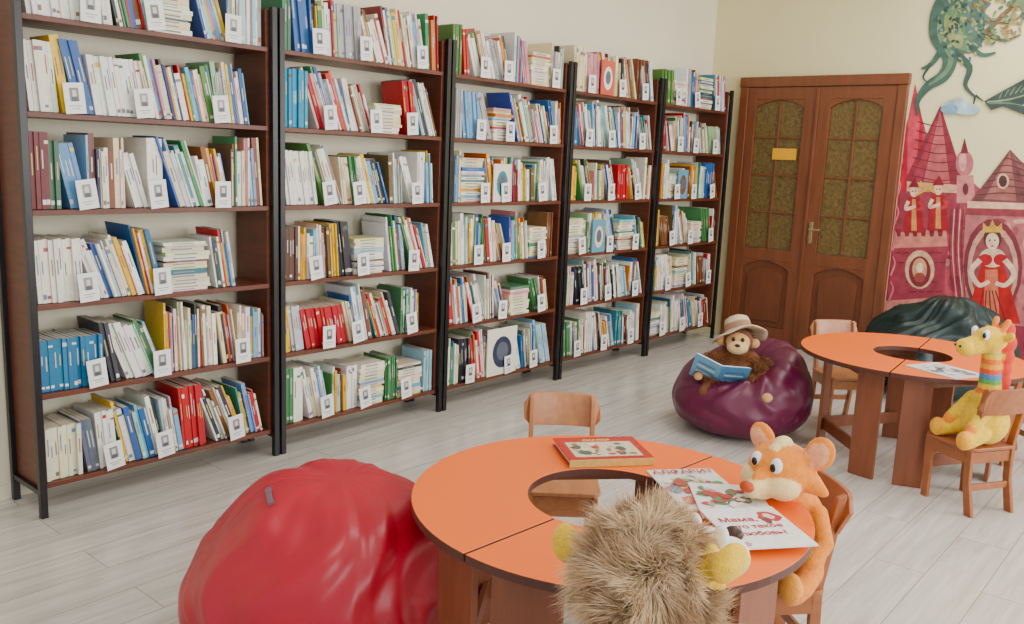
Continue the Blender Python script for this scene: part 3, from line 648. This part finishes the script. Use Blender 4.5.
# ---- monkey on the purple bag
mon=empty('plush_monkey',(3.09,-1.35,.26),math.atan2(-.42,-.9))
BR=(112,68,40); TN=(216,170,122)
plush('body',[
 ('e',(0,0,.09),(.09,.105,.10),(0,-15,0),BR),('e',(-.02,0,.16),(.075,.085,.07),(0,0,0),BR),
 ('e',(-.01,0,.255),(.07,.08,.07),(0,0,0),BR),('e',(.035,0,.255),(.044,.062,.052),(0,0,0),TN),('e',(.065,0,.232),(.048,.058,.038),(0,0,0),(228,190,146)),
 ('e',(0,.09,.25),(.014,.026,.028),(0,0,0),TN),('e',(0,-.09,.25),(.014,.026,.028),(0,0,0),TN),
 ('c',(.0,.08,.17),.036,(.05,.16,.10),.033,BR),('c',(.05,.16,.10),.033,(.12,.12,.06),.028,BR),('e',(.14,.10,.06),(.028,.024,.022),(0,0,0),TN),
 ('c',(.0,-.08,.17),.036,(.06,-.17,.11),.033,BR),('c',(.06,-.17,.11),.033,(.12,-.19,.07),.028,BR),('e',(.14,-.19,.07),(.028,.024,.022),(0,0,0),TN),
 ('c',(.03,.06,.05),.045,(.14,.13,.05),.038,BR),('c',(.14,.13,.05),.038,(.20,.17,.01),.032,BR),('e',(.23,.17,.015),(.04,.03,.025),(0,0,0),TN),
 ('c',(.03,-.06,.05),.045,(.13,-.12,.03),.038,BR),('c',(.13,-.12,.03),.038,(.18,-.15,.0),.032,BR)],.0055,M_plush,mon,3)
ball('nose',(.112,0,.252),.011,M_eye,mon,(.7,1.4,.8))
for s in (-1,1): ball('pupil',(.078,s*.024,.278),.010,M_eye,mon,(.6,1,1.2))
src=[((0,0,.09),(.09,.105,.10)),((-.02,0,.16),(.075,.085,.07)),((-.01,0,.255),(.07,.08,.07)),((.03,.13,.13),(.045,.055,.045)),((.04,-.13,.13),(.045,.055,.045)),((.11,.11,.05),(.07,.05,.045)),((.10,-.11,.04),(.07,.05,.045))]
PP=[];DD=[]
for c,r in src:
    d=np.random.normal(size=(1500,3)); d/=np.linalg.norm(d,axis=1)[:,None]
    if c[2]==.255: d=d[d[:,0]<.2]
    PP.append(d*np.array(r)*.97+np.array(c)); DD.append(d+np.random.normal(size=d.shape)*.35)
PP=np.vstack(PP);DD=np.vstack(DD);DD/=np.linalg.norm(DD,axis=1)[:,None]
mix=np.random.rand(len(PP),1); cols=(1-mix)*np.array(lin((94,56,34)))+mix*np.array(lin((176,122,80)))
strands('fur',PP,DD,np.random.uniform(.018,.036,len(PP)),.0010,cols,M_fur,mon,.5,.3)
prof=[(.0,.075),(.03,.074),(.052,.064),(.06,.04),(.062,.012),(.075,.002),(.105,-.006),(.125,-.014),(.126,-.018),(.104,-.011),(.072,-.004),(.056,.008),(.054,.038)]
mb=MB(); S=40
for i in range(S):
    a=2*math.pi*i/S
    for r,z in prof:
        wob=.014*math.sin(2*a+.5)*(r/.12)**2+.005*math.sin(5*a)*(r/.12)**2
        mb.v.append((r*1.2*math.cos(a),r*1.2*math.sin(a),z*1.3+wob))
K=len(prof)
for i in range(S):
    j=(i+1)%S
    for k in range(K-1):
        mb.f.append((i*K+k,i*K+k+1,j*K+k+1,j*K+k)); mb.m.append(1 if k==3 else 0); mb.c.append((1,1,1,1))
hat=mb.obj('sun_hat',[plain('straw_felt',(204,184,152),.8,.1,30,bump=.3,bscale=200,s=1),plain('hat_band',(150,118,90),.8,s=1)],0,mon,True)
hat.location=(-.035,-.0,.292); hat.rotation_euler=(math.radians(14),math.radians(-26),0)
ob=empty('open_book',(0,0,0)); ob.parent=mon; ob.location=(.165,-.085,.085); ob.rotation_euler=(math.radians(-16),math.radians(-44),math.radians(14))
for s in (-1,1):
    mb=MB(); R_=Matrix.Rotation(s*math.radians(14),3,'X')
    mb.box(R_@Vector((0,s*.075,0)),(.22,.15,.004),R_,col=lin((126,176,208) if s<0 else (96,150,190)))
    for i in range(5): mb.box(R_@Vector((-.07+.03*i,s*.075,-.0024)),(.012,.10,.0006),R_,col=lin((214,224,230) if i%2 else (80,120,160)))
    mb.box(R_@Vector((0,s*.072,.0055)),(.208,.14,.007),R_,col=lin((224,228,228)))
    for i in range(7): mb.box(R_@Vector((-.07+.022*i,s*.07,.0094)),(.008,.09,.0004),R_,col=lin((130,160,185)))
    mb.obj('pages',[M_print],0,ob)
# ---------------------------------------------------------------- camera
yaw,pit,rol=.6990,.1751,.0418
fw=Vector((math.cos(pit)*math.cos(yaw),math.cos(pit)*math.sin(yaw),-math.sin(pit)))
r=fw.cross(Vector((0,0,1))).normalized(); u=r.cross(fw)
r2=math.cos(rol)*r+math.sin(rol)*u; u2=-math.sin(rol)*r+math.cos(rol)*u
cd=bpy.data.cameras.new('camera'); co=bpy.data.objects.new('camera',cd); C.objects.link(co)
cd.sensor_width=36; cd.lens=877.16*36/1024; cd.clip_start=.05
co.matrix_world=Matrix(((r2.x,u2.x,-fw.x,-1.2807),(r2.y,u2.y,-fw.y,-3.4123),(r2.z,u2.z,-fw.z,1.4496),(0,0,0,1)))
bpy.context.scene.camera=co
# ---------------------------------------------------------------- light
w=bpy.data.worlds.new('world'); bpy.context.scene.world=w; w.use_nodes=True
w.node_tree.nodes['Background'].inputs[0].default_value=(.92,.96,1,1); w.node_tree.nodes['Background'].inputs[1].default_value=.95
def area(name,loc,rot,sx,sy,e,col=(.98,.985,1)):
    l=bpy.data.lights.new(name,'AREA'); l.shape='RECTANGLE'; l.size=sx; l.size_y=sy; l.energy=e; l.color=col
    o=bpy.data.objects.new(name,l); o.location=loc; o.rotation_euler=rot; C.objects.link(o); return o
for i,(a,b) in enumerate(wins):
    area('window_daylight',((a+b)/2,YR+.02,1.72),(math.radians(90),0,0),b-a-.1,1.7,(72,88,120)[i])
for i,x in enumerate((-.5,2.2,4.6)):
    area('ceiling_lamp',(x,-2.2,HC-.05),(0,0,0),1.2,.6,(20,25,32)[i],(1,.98,.95))
